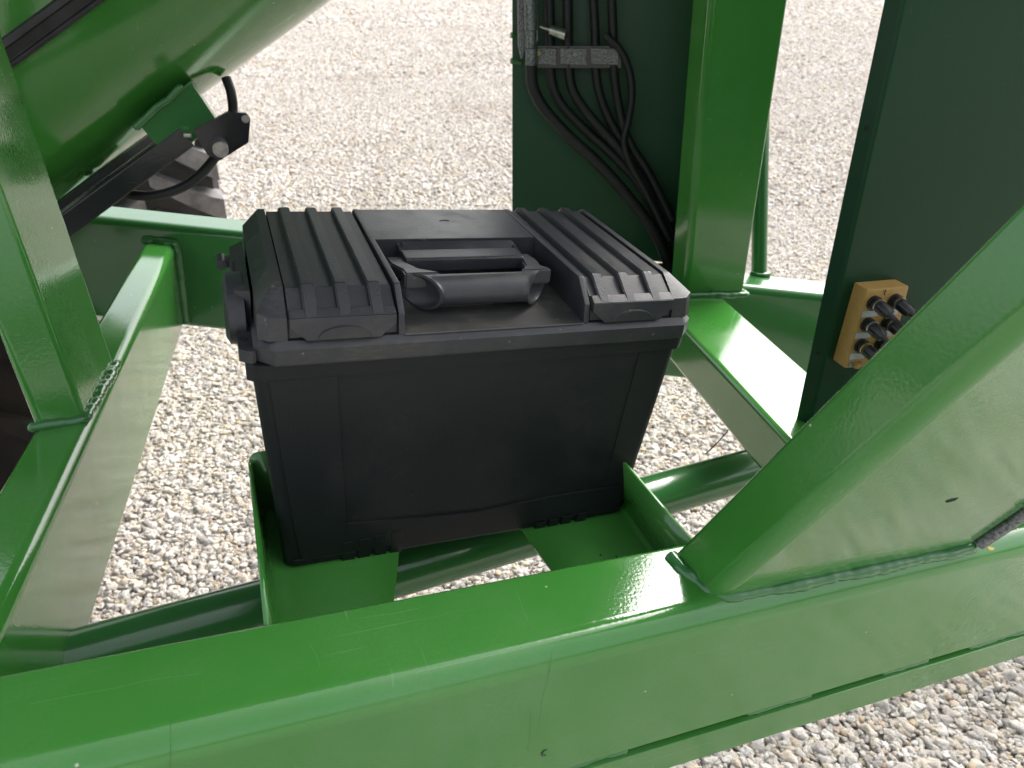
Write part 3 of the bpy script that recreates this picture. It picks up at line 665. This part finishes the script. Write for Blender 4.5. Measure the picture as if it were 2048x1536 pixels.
# small printed arrow mark
bm = bmesh.new()
for q in ([(.40, .035), (.47, .035), (.47, .042), (.40, .042)], [(.435, .02), (.445, .02), (.445, .075), (.435, .075)], [(.42, .065), (.46, .065), (.44, .085)]):
    prism(bm, [jp(a, b, .0005) for a, b in q], -pn * .0008)
finish('arrow_mark', bm, M['ink'], jb, smooth=0)

# ------------------------------------------------------------------ toolbox
tb = thing('toolbox', 'black plastic toolbox with ribbed lid compartments and folded carry handle', 'toolbox', (.235, .735, -.555))
YF, YB = .593, .872
YC = (YF + YB) / 2
def ring(x0, x1, y0, y1, z, ch, seg=3):
    return roundpoly([(x0 + 0, y0, z), (x1, y0, z), (x1, y1, z), (x0, y1, z)], ch, seg)
def loft(bm, rings, cap0=True, cap1=True, mi=0):
    R2 = [[bm.verts.new(p) for p in r] for r in rings]; n = len(R2[0])
    for A, B in zip(R2, R2[1:]):
        for k in range(n): bm.faces.new((A[k], A[(k + 1) % n], B[(k + 1) % n], B[k])).material_index = mi
    if cap0: bm.faces.new(R2[0][::-1])
    if cap1: bm.faces.new(R2[-1])
# body
bm = bmesh.new()
loft(bm, [ring(.034, .435, .623, .845, -.5545, .012, 6), ring(.030, .439, .619, .849, -.549, .012, 6),
          ring(.0140, .4565, .6065, .860, -.330, .012, 6), ring(.0130, .4575, .6055, .861, -.3165, .012, 6)])
body = finish('body', bm, M['plbody'], tb)
bm = bmesh.new()   # collar under the lid rim
loft(bm, [ring(.0115, .4600, .6010, .866, -.3165, .012, 6), ring(.0105, .4610, .5995, .867, -.3005, .012, 6)])
finish('collar', bm, M['plbody'], body)
# front face: raised border around a sunken panel (slanted plane)
def yf(z): return .6065 + (-.330 - z) * (.619 - .6065) / (.549 - .330)
def slab(bm, pts, h=.0022, bev=.0007):
    q = [V((x, yf(z) + .001, z)) for x, z in pts]; t_ = [V((x, yf(z) - h, z)) for x, z in pts]
    hexa(bm, q, t_, bev=bev, seg=2)
bm = bmesh.new()
slab(bm, [(.0260, -.318), (.0865, -.318), (.0945, -.500), (.0420, -.500)])
slab(bm, [(.0420, -.4995), (.0945, -.4995), (.170, -.5075), (.240, -.512), (.330, -.5055), (.4260, -.5045), (.4240, -.5415), (.0480, -.5415)])
slab(bm, [(.4080, -.318), (.4440, -.318), (.4300, -.5040), (.4020, -.5040)], h=.0008, bev=.0003)
finish('front_border', bm, M['plbody'], body)
# moulded feet with small ribs
def foot(x0, x1, ribs, deep):
    bm = bmesh.new()
    hexa(bm, [V((x0, .6265, -.5575)), V((x1, .6265, -.5575 + deep * .0)), V((x1, .70, -.5575)), V((x0, .70, -.5575))], [V((x0 - .002, .6155, -.5400)), V((x1 + .002, .6155, -.5400)), V((x1 + .002, .70, -.5400)), V((x0 - .002, .70, -.5400))], bev=.003, seg=3)
    for x, h in ribs:
        hexa(bm, [V((x, .6185, -.5555)), V((x + .0135, .6185, -.5555)), V((x + .0135, .65, -.5555)), V((x, .65, -.5555))], [V((x, .6142, -.5555 + h)), V((x + .0125, .6142, -.5555 + h)), V((x + .0125, .65, -.5555 + h)), V((x, .65, -.5555 + h))], bev=.0010, seg=2)
    return finish('foot', bm, M['plbody'], body)
foot(.040, .105, [(.090, .030), (.1075, .031), (.125, .032), (.143, .034)], 0)
foot(.365, .432, [(.318, .012), (.335, .014), (.352, .016), (.372, .017)], 0)
# lid rim
bm = bmesh.new()
def rim_ring(g, z): 
    a = .0165; x0, x1, y0, y1 = .0155 + g, .4655 - g, YF + g, YB - g
    return [V(p) for p in ((x0 + a, y0, z), (x1 - a, y0, z), (x1, y0 + a, z), (x1, y1 - a, z), (x1 - a, y1, z), (x0 + a, y1, z), (x0, y1 - a, z), (x0, y0 + a, z))]
loft(bm, [rim_ring(.003, -.3005), rim_ring(.0008, -.2995), rim_ring(0, -.2975), rim_ring(0, -.2840), rim_ring(.0008, -.2832), rim_ring(.0055, -.2775), rim_ring(.008, -.2772)])
lid = finish('lid', bm, M['pl'], tb)
# upper lid: end blocks (left, right), back plateau, recess
def prof_x(bm, prof, x0, x1, mi=0, ch0=0, ch1=0, bev=.0012):
    """prof: list of (y,z); extruded along x"""
    hx = bmesh.new(); A = [hx.verts.new((x0, y, z)) for y, z in prof]; B = [hx.verts.new((x1, y, z)) for y, z in prof]; n = len(A)
    for i in range(n): hx.faces.new((A[i], A[(i + 1) % n], B[(i + 1) % n], B[i]))
    hx.faces.new(A[::-1]); hx.faces.new(B); bmesh.ops.recalc_face_normals(hx, faces=hx.faces)
    if bev: bmesh.ops.bevel(hx, geom=hx.edges[:], offset=bev, segments=2, affect='EDGES', profile=.6)
    for f in hx.faces: f.material_index = mi
    me = bpy.data.meshes.new('t'); hx.to_mesh(me); hx.free(); bm.from_mesh(me); bpy.data.meshes.remove(me)
ZB = -.2775
top_prof = [(.598, ZB), (.6005, -.2575), (.6285, -.2385), (.842, -.2285), (.868, -.246), (.869, ZB)]
bm = bmesh.new()
# left cheek with chamfered outer side
for (xo, xm, xi, s) in ((.0190, .0370, .0440, 1), (.4620, .4400, .4340, -1)):
    low = [V((xo, .6080, ZB)), V((xo, .862, ZB)), V((xi, .869, ZB)), V((xi, .598, ZB))]
    A = [(xo + s * .0095, .6000, ZB), (xi, .5985, ZB), (xi, .8690, ZB), (xo + s * .0095, .8680, ZB), (xo, .858, ZB), (xo, .608, ZB)]
    B = [(xo + s * .0105, .6030, -.2570), (xi, .6015, -.2570), (xi, .866, -.250), (xo + s * .012, .866, -.250), (xo + s * .0012, .856, -.250), (xo + s * .0012, .611, -.2545)]
    Cc = [(xm - s * .001, .6300, -.2385), (xi, .6295, -.2375), (xi, .843, -.2275), (xm, .843, -.2275), (xm - s * .0025, .838, -.2285), (xm - s * .0025, .632, -.2385)]
    bm = bmesh.new(); loft(bm, [[V(p) for p in A], [V(p) for p in B], [V(p) for p in Cc]])
    finish('lid_end', bm, M['plt'], lid, smooth=20)
# spines between compartment covers and recess
bm = bmesh.new()
spine_prof = [(.5975, ZB), (.6000, -.2580), (.6225, -.2365), (.843, -.2275), (.866, -.246), (.868, ZB)]
prof_x(bm, spine_prof, .1415, .1475); prof_x(bm, spine_prof, .3300, .3360)
# body under covers, so gaps stay dark
uprof = [(.6035, ZB), (.6055, -.2620), (.6315, -.2445), (.840, -.2350), (.860, -.250), (.862, ZB)]
prof_x(bm, uprof, .040, .1418, bev=0); prof_x(bm, uprof, .3357, .438, bev=0)
finish('lid_spine', bm, M['pl'], lid)
# back plateau and pocket around the handle
bm = bmesh.new()
prof_x(bm, [(.742, ZB), (.742, -.2325), (.843, -.2280), (.866, -.246), (.868, ZB)], .1473, .3302, bev=.001)
# step behind the handle: sloping dark face then bar
prof_x(bm, [(.722, ZB), (.722, -.2445), (.7424, -.2350), (.7424, ZB)], .176, .302, bev=.0006)
prof_x(bm, [(.697, -.2530), (.6975, -.2410), (.7005, -.2395), (.7245, -.2385), (.7245, -.2530)], .171, .300, bev=.0012)
# pocket side walls at the pivots
prof_x(bm, [(.705, ZB), (.705, -.2440), (.7424, -.2370), (.7424, ZB)], .1708, .1765, bev=.0008)
prof_x(bm, [(.705, ZB), (.705, -.2440), (.7424, -.2370), (.7424, ZB)], .2998, .3045, bev=.0008)
box(bm, .1472, .172, .722, .7424, ZB, -.2560); box(bm, .303, .3303, .722, .7424, ZB, -.2560)
pock = finish('handle_pocket', bm, M['plt'], lid)
bm = bmesh.new()  # recess floor
hexa(bm, [V((.1474, .5965, ZB)), V((.3301, .5965, ZB)), V((.3301, .7425, ZB)), V((.1474, .7425, ZB))], [V((.1474, .5975, -.2765)), V((.3301, .5975, -.2765)), V((.3301, .7425, -.2660)), V((.1474, .7425, -.2660))])
finish('recess_floor', bm, M['pld'], lid)
bm = bmesh.new(); c = V((.240, .800, -.2297)); 
pts = [c + V((.0055 * math.cos(t), .003 * math.sin(t), 0)) for t in np.linspace(.2, 3.0, 10)]
tube(bm, pts, .0005, seg=6); finish('mould_mark', bm, M['pld'], lid); bm = bmesh.new()
c2 = V((.273, .615, -.2758)); pts = [c2 + V((.011 * math.cos(t), .006 * math.sin(t), 0)) for t in np.linspace(0, 6.2, 24)]; tube(bm, pts, .0003, seg=6); finish('mould_mark', bm, M['pld'], lid); bm = bmesh.new()
c2 = V((.186, .607, -.2760)); pts = [c2 + V((.009 * math.cos(t), .005 * math.sin(t), 0)) for t in np.linspace(0, 6.2, 24)]; tube(bm, pts, .0003, seg=6)
finish('mould_mark', bm, M['pld'], lid)
# compartment covers
def cover(xl, xr, ribs, lab):
    t_ = .0
    # base sheet: chamfered lower corners, slightly sunken
    bm = bmesh.new(); g = .0012
    prf = [(.6010, -.2760), (.6020, -.2575), (.6290, -.2400), (.842, -.2300), (.864, -.246), (.862, -.250), (.842, -.236), (.631, -.246), (.606, -.260), (.606, -.2760)]
    prof_x(bm, prf, xl + g, xr - g, bev=.0005)
    cv = finish('compartment_cover', bm, M['pl'], tb, label=lab)
    # lower lip flush with rib tops, with chamfered bottom corners
    bm = bmesh.new()
    w0 = [V((xl + .013, .5960, -.2672)), V((xr - .013, .5960, -.2672)), V((xr - g, .5975, -.2595)), V((xr - g, .6025, -.2540)), V((xl + g, .6025, -.2540)), V((xl + g, .5975, -.2595))]
    tmp = bmesh.new(); a1 = [tmp.verts.new(p) for p in (V((xl + .016, .5945, -.2672)), V((xr - .016, .5945, -.2672)), V((xr - .0015, .5965, -.2575)), V((xr - .0018, .6045, -.2522)), V((xl + .0018, .6045, -.2522)), V((xl + .0015, .5965, -.2575)))]
    mid = [V((xl + .0018, .5965, -.2568)), V((xr - .0018, .5965, -.2568))]
    tmp.free()
    low = [V((xl + .016, .5945, -.2768)), V((xr - .016, .5945, -.2768)), V((xr - .0015, .5957, -.2650)), V((xr - .0015, .5968, -.2562)), V((xl + .0015, .5968, -.2562)), V((xl + .0015, .5957, -.2650))]
    bk = [p + V((0, .010, .0)) for p in low]
    hexa(bm, bk, low, bev=.0009, seg=2)
    # upper sloping strip of the lip
    hexa(bm, [V((xl + .0015, .6068, -.2562)), V((xr - .0015, .6068, -.2562)), V((xr - .0015, .6118, -.2535)), V((xl + .0015, .6118, -.2535))],
             [V((xl + .0015, .5972, -.2560)), V((xr - .0015, .5972, -.2560)), V((xr - .0020, .6060, -.2510)), V((xl + .0020, .6060, -.2510))], bev=.0007)
    finish('lip', bm, M['pl'], cv)
    for (a, b) in ribs:
        bm = bmesh.new(); h = .0042; sh = .0016
        for (y0, z0, y1, z1) in ((.5985, -.2560, .6285, -.2400), (.6285, -.2400, .842, -.2300)): pass
        P0_ = [(.5990, -.2590), (.6275, -.2415), (.842, -.2315), (.860, -.244)]
        T0 = [(.5976, -.2558), (.6266, -.2353), (.843, -.2253), (.866, -.2420)]
        tmp = bmesh.new(); rows = []
        for (yb, zb), (yt, zt) in zip(P0_, T0):
            rows.append([tmp.verts.new((a, yb, zb)), tmp.verts.new((a + sh, yt, zt)), tmp.verts.new((b - sh, yt, zt)), tmp.verts.new((b, yb, zb))])
        for A, B in zip(rows, rows[1:]):
            for k in range(4): tmp.faces.new((A[k], A[(k + 1) % 4], B[(k + 1) % 4], B[k]))
        tmp.faces.new(rows[0][::-1]); tmp.faces.new(rows[-1]); bmesh.ops.recalc_face_normals(tmp, faces=tmp.faces)
        bmesh.ops.bevel(tmp, geom=tmp.edges[:], offset=.0009, segments=2, affect='EDGES')
        me = bpy.data.meshes.new('t'); tmp.to_mesh(me); tmp.free(); bm.from_mesh(me); bpy.data.meshes.remove(me)
        finish('rib', bm, M['plt'], cv)
    # thumb scoop: raised lens shape on the lip
    cx = (xl + xr) / 2; bm = bmesh.new(); r_ = .0245; pts = []
    for t in np.linspace(0, math.pi, 20): pts.append(V((cx + r_ * math.cos(t), .5946 , -.2755 + .0120 * math.sin(t))))
    tmp = bmesh.new(); A = [tmp.verts.new(p + V((0, .002, 0))) for p in pts]; 
    B = [tmp.verts.new(V((cx + (p.x - cx) * .93, .5942 - .0006, -.2752 + (p.z + .2752) * .9))) for p in pts]
    n = len(A)
    for i in range(n): tmp.faces.new((A[i], A[(i + 1) % n], B[(i + 1) % n], B[i]))
    tmp.faces.new(B); me = bpy.data.meshes.new('t'); tmp.to_mesh(me); tmp.free(); bm.from_mesh(me); bpy.data.meshes.remove(me)
    finish('thumb_tab', bm, M['pl'], cv)
cover(.0445, .1405, [(.0575, .0720), (.0870, .1010), (.1160, .1300)], 'left ribbed compartment cover')
cover(.3370, .4335, [(.3450, .3585), (.3755, .3890), (.4055, .4190)], 'right ribbed compartment cover')
# handle: fat grip bar with hollow scooped ends on two arms
bm = bmesh.new()
hx0, hx1 = .1555, .3110; hy, hzc = .6415, -.2525; rr = .0155
pts = []; rads = []
n = 28
for i in range(n + 1):
    t = i / n; x = hx0 + (hx1 - hx0) * t
    e = max(0, 1 - min(t, 1 - t) * 9); pts.append(V((x, hy, hzc - .001 * e))); rads.append(rr * (1 + .16 * e * e))
seg = 28
rings = []
for i, p in enumerate(pts):
    t = i / n; e = max(0, 1 - min(t, 1 - t) * 3.2) ** 1.2; sgn = -1 if t < .5 else 1
    R2 = []
    for k in range(seg):
        a = 2 * math.pi * k / seg; yy = math.cos(a); zz = math.sin(a)
        # ends slant: front/lower side shorter
        sh = -sgn * e * .034 * ((1 - yy) / 2)
        R2.append(bm.verts.new(p + V((sh, yy * rads[i] * 1.02, zz * rads[i] * .98))))
    rings.append(R2)
for A, B in zip(rings, rings[1:]):
    for k in range(seg): bm.faces.new((A[k], A[(k + 1) % seg], B[(k + 1) % seg], B[k]))
for idx, sgn in ((0, 1), (-1, -1)):
    prev = rings[idx]; c = sum((v.co for v in prev), V()) / seg
    for (sc_, dx) in ((.87, -.0003), (.82, .004), (.62, .011), (.25, .014)):
        nr = [bm.verts.new(c + (v.co - c) * 1.0 * sc_ / 1 + V((sgn * dx, 0, 0))) for v in rings[idx]]
        for k in range(seg): bm.faces.new((prev[k], prev[(k + 1) % seg], nr[(k + 1) % seg], nr[k]))
        prev = nr
    bm.faces.new(prev)
grip = finish('carry_handle', bm, M['plh'], tb, smooth=50)
for s, x0, x1, xt in ((1, .1540, .1720, .1530), (-1, .3150, .2975, .3180)):
    bm = bmesh.new()
    a0, a1 = min(x0, x1), max(x0, x1); dx = s * .006
    secs = [([a0, a1], .7210, -.2520, -.2445), ([a0, a1], .6950, -.2525, -.2425), ([a0 + max(dx, 0), a1 + max(dx, 0)] if s > 0 else [a0 + dx, a1 + dx], .6700, -.2530, -.2400), ([a0 + (.004 if s > 0 else -.020), a1 + (.022 if s > 0 else -.003)], .6480, -.2530, -.2365)]
    rows = [[V((X_[0], y, zb)), V((X_[0], y, zt)), V((X_[1], y, zt)), V((X_[1], y, zb))] for X_, y, zb, zt in secs]
    for A, B in zip(rows, rows[1:]): pass
    tmp = bmesh.new(); VV = [[tmp.verts.new(p) for p in r] for r in rows]
    for A, B in zip(VV, VV[1:]):
        for k in range(4): tmp.faces.new((A[k], A[(k + 1) % 4], B[(k + 1) % 4], B[k]))
    tmp.faces.new(VV[0][::-1]); tmp.faces.new(VV[-1]); bmesh.ops.recalc_face_normals(tmp, faces=tmp.faces)
    bmesh.ops.bevel(tmp, geom=tmp.edges[:], offset=.0018, segments=3, affect='EDGES')
    me = bpy.data.meshes.new('t'); tmp.to_mesh(me); tmp.free(); bm.from_mesh(me); bpy.data.meshes.remove(me)
    finish('arm', bm, M['plh'], grip)
# side latch on the left end
lt = None
bm = bmesh.new()
loft(bm, [[V(p) for p in ((.0175, .660, -.292), (.0175, .812, -.292), (.0175, .812, -.254), (.0175, .660, -.254))],
          [V(p) for p in ((.000, .672, -.289), (.000, .800, -.289), (.004, .800, -.257), (.004, .672, -.257))]])
lt = finish('side_latch', bm, M['pl'], tb, smooth=25)
bm = bmesh.new(); tube(bm, [(.012, .700, -.285), (-.0025, .700, -.285), (-.006, .700, -.285)], [.052, .050, .040], seg=40)
bmesh.ops.scale(bm, verts=bm.verts, vec=(1, 1, .62), space=Matrix.Translation((0, 0, .285)))
finish('latch_boss', bm, M['pl'], lt)
bm = bmesh.new(); prism(bm, roundpoly([(.018, .600, -.300), (.003, .612, -.300), (.003, .660, -.300), (.018, .672, -.300)], .004, 3), (0, 0, .012)); finish('hasp_tab', bm, M['pl'], lt)
bm = bmesh.new(); disc(bm, (.0085, .632, -.2878), (0, 0, 1), .0036, .0004, seg=18); finish('hasp_hole', bm, M['hole'], lt, smooth=0)
bm = bmesh.new(); prism(bm, roundpoly([(.020, .600, -.318), (.008, .610, -.318), (.008, .660, -.318), (.020, .672, -.318)], .003, 3), (0, 0, .0165)); finish('hasp_lug', bm, M['plbody'], lt)
bm = bmesh.new(); tube(bm, [(-.005, .800, -.268), (-.005, .775, -.268)], .0052, seg=18); finish('latch_pin', bm, M['pl'], lt)
bm = bmesh.new(); box(bm, -.004, .008, .779, .796, -.2722, -.2642, rad=.001); finish('pin_lug', bm, M['pl'], lt)
bm = bmesh.new(); box(bm, .0055, .0085, .680, .750, -.2566, -.2562); finish('latch_slot', bm, M['hole'], lt, smooth=0)

# hairline scratches and a paint chip on the near rail
def onrail(u, v):
    d = RF @ Vector((u - 1024, v - 768, FPX)); p = d * (ZT / d.z)
    if p.y < .396: p = d * (.372 / d.y)
    return p
M['scratch'] = simple('scratched_paint', (.012, .05, .012), .5, sc_=200, var=.3)
M['scratch_pale'] = simple('scuffed_paint', (.08, .24, .07), .6, sc_=200, var=.3)
for pts, rad_, m in (([(340, 1440), (341, 1470), (341, 1536)], .00012, 'scratch'), ([(1104, 1300), (1098, 1345), (1084, 1400), (1078, 1450)], .00012, 'scratch'),
                     ([(1062, 1420), (1060, 1455), (1055, 1500)], .00012, 'scratch'),
                     ([(60, 1408), (140, 1392), (230, 1376), (300, 1360), (400, 1347)], .00010, 'scratch_pale'), ([(1030, 1175), (1045, 1215), (1058, 1246)], .00010, 'scratch_pale'),
                     ([(620, 1288), (632, 1310), (640, 1334)], .00010, 'scratch_pale'), ([(720, 1236), (790, 1226), (850, 1213)], .00010, 'scratch_pale')):
    bm = bmesh.new(); tube(bm, spline([onrail(*p) for p in pts], 5), rad_, seg=5); finish('scratch', bm, M[m], cart, smooth=0)
bm = bmesh.new()
c = onrail(1090, 1505)
tube(bm, [c + V((.0032 * math.cos(t), -.0001, .0040 * math.sin(t))) for t in np.linspace(.9, 5.2, 12)], [.0003 + .0009 * math.sin(k / 11 * math.pi) for k in range(12)], seg=6)
finish('paint_chip', bm, M['scratch'], cart, smooth=0)

# ------------------------------------------------------------------ small things
bm = bmesh.new()
o_ = [RF @ Vector((u - 1024, v - 768, FPX)) for u, v in ((1496, 790), (1478, 825), (1455, 862), (1430, 890), (1411, 908))]
P = [d * (1.25 + .0 * i) / d.length for i, d in enumerate(o_)]
tube(bm, spline(P, 5), .0010, seg=6)
o = finish('thin_wire', bm, M['hose'], smooth=0, loc=P[2]); props(o, 'thin black wire end hanging beside the right cross brace', 'wire')
bm = bmesh.new()
for (x, y, s, an) in ((.736, .378, .0035, .3), (.742, .373, .0042, 1.2)):
    prism(bm, [(x + s * math.cos(an + t) * (1 + .3 * math.sin(3 * t)), y + s * .7 * math.sin(an + t), ZT + .0009) for t in np.linspace(0, 5.6, 8)], (0, 0, .0005))
o = finish('petal', bm, M['petal'], smooth=0, loc=(.738, .376, ZT)); props(o, 'tiny yellow petal lying on the near green rail', 'petal')
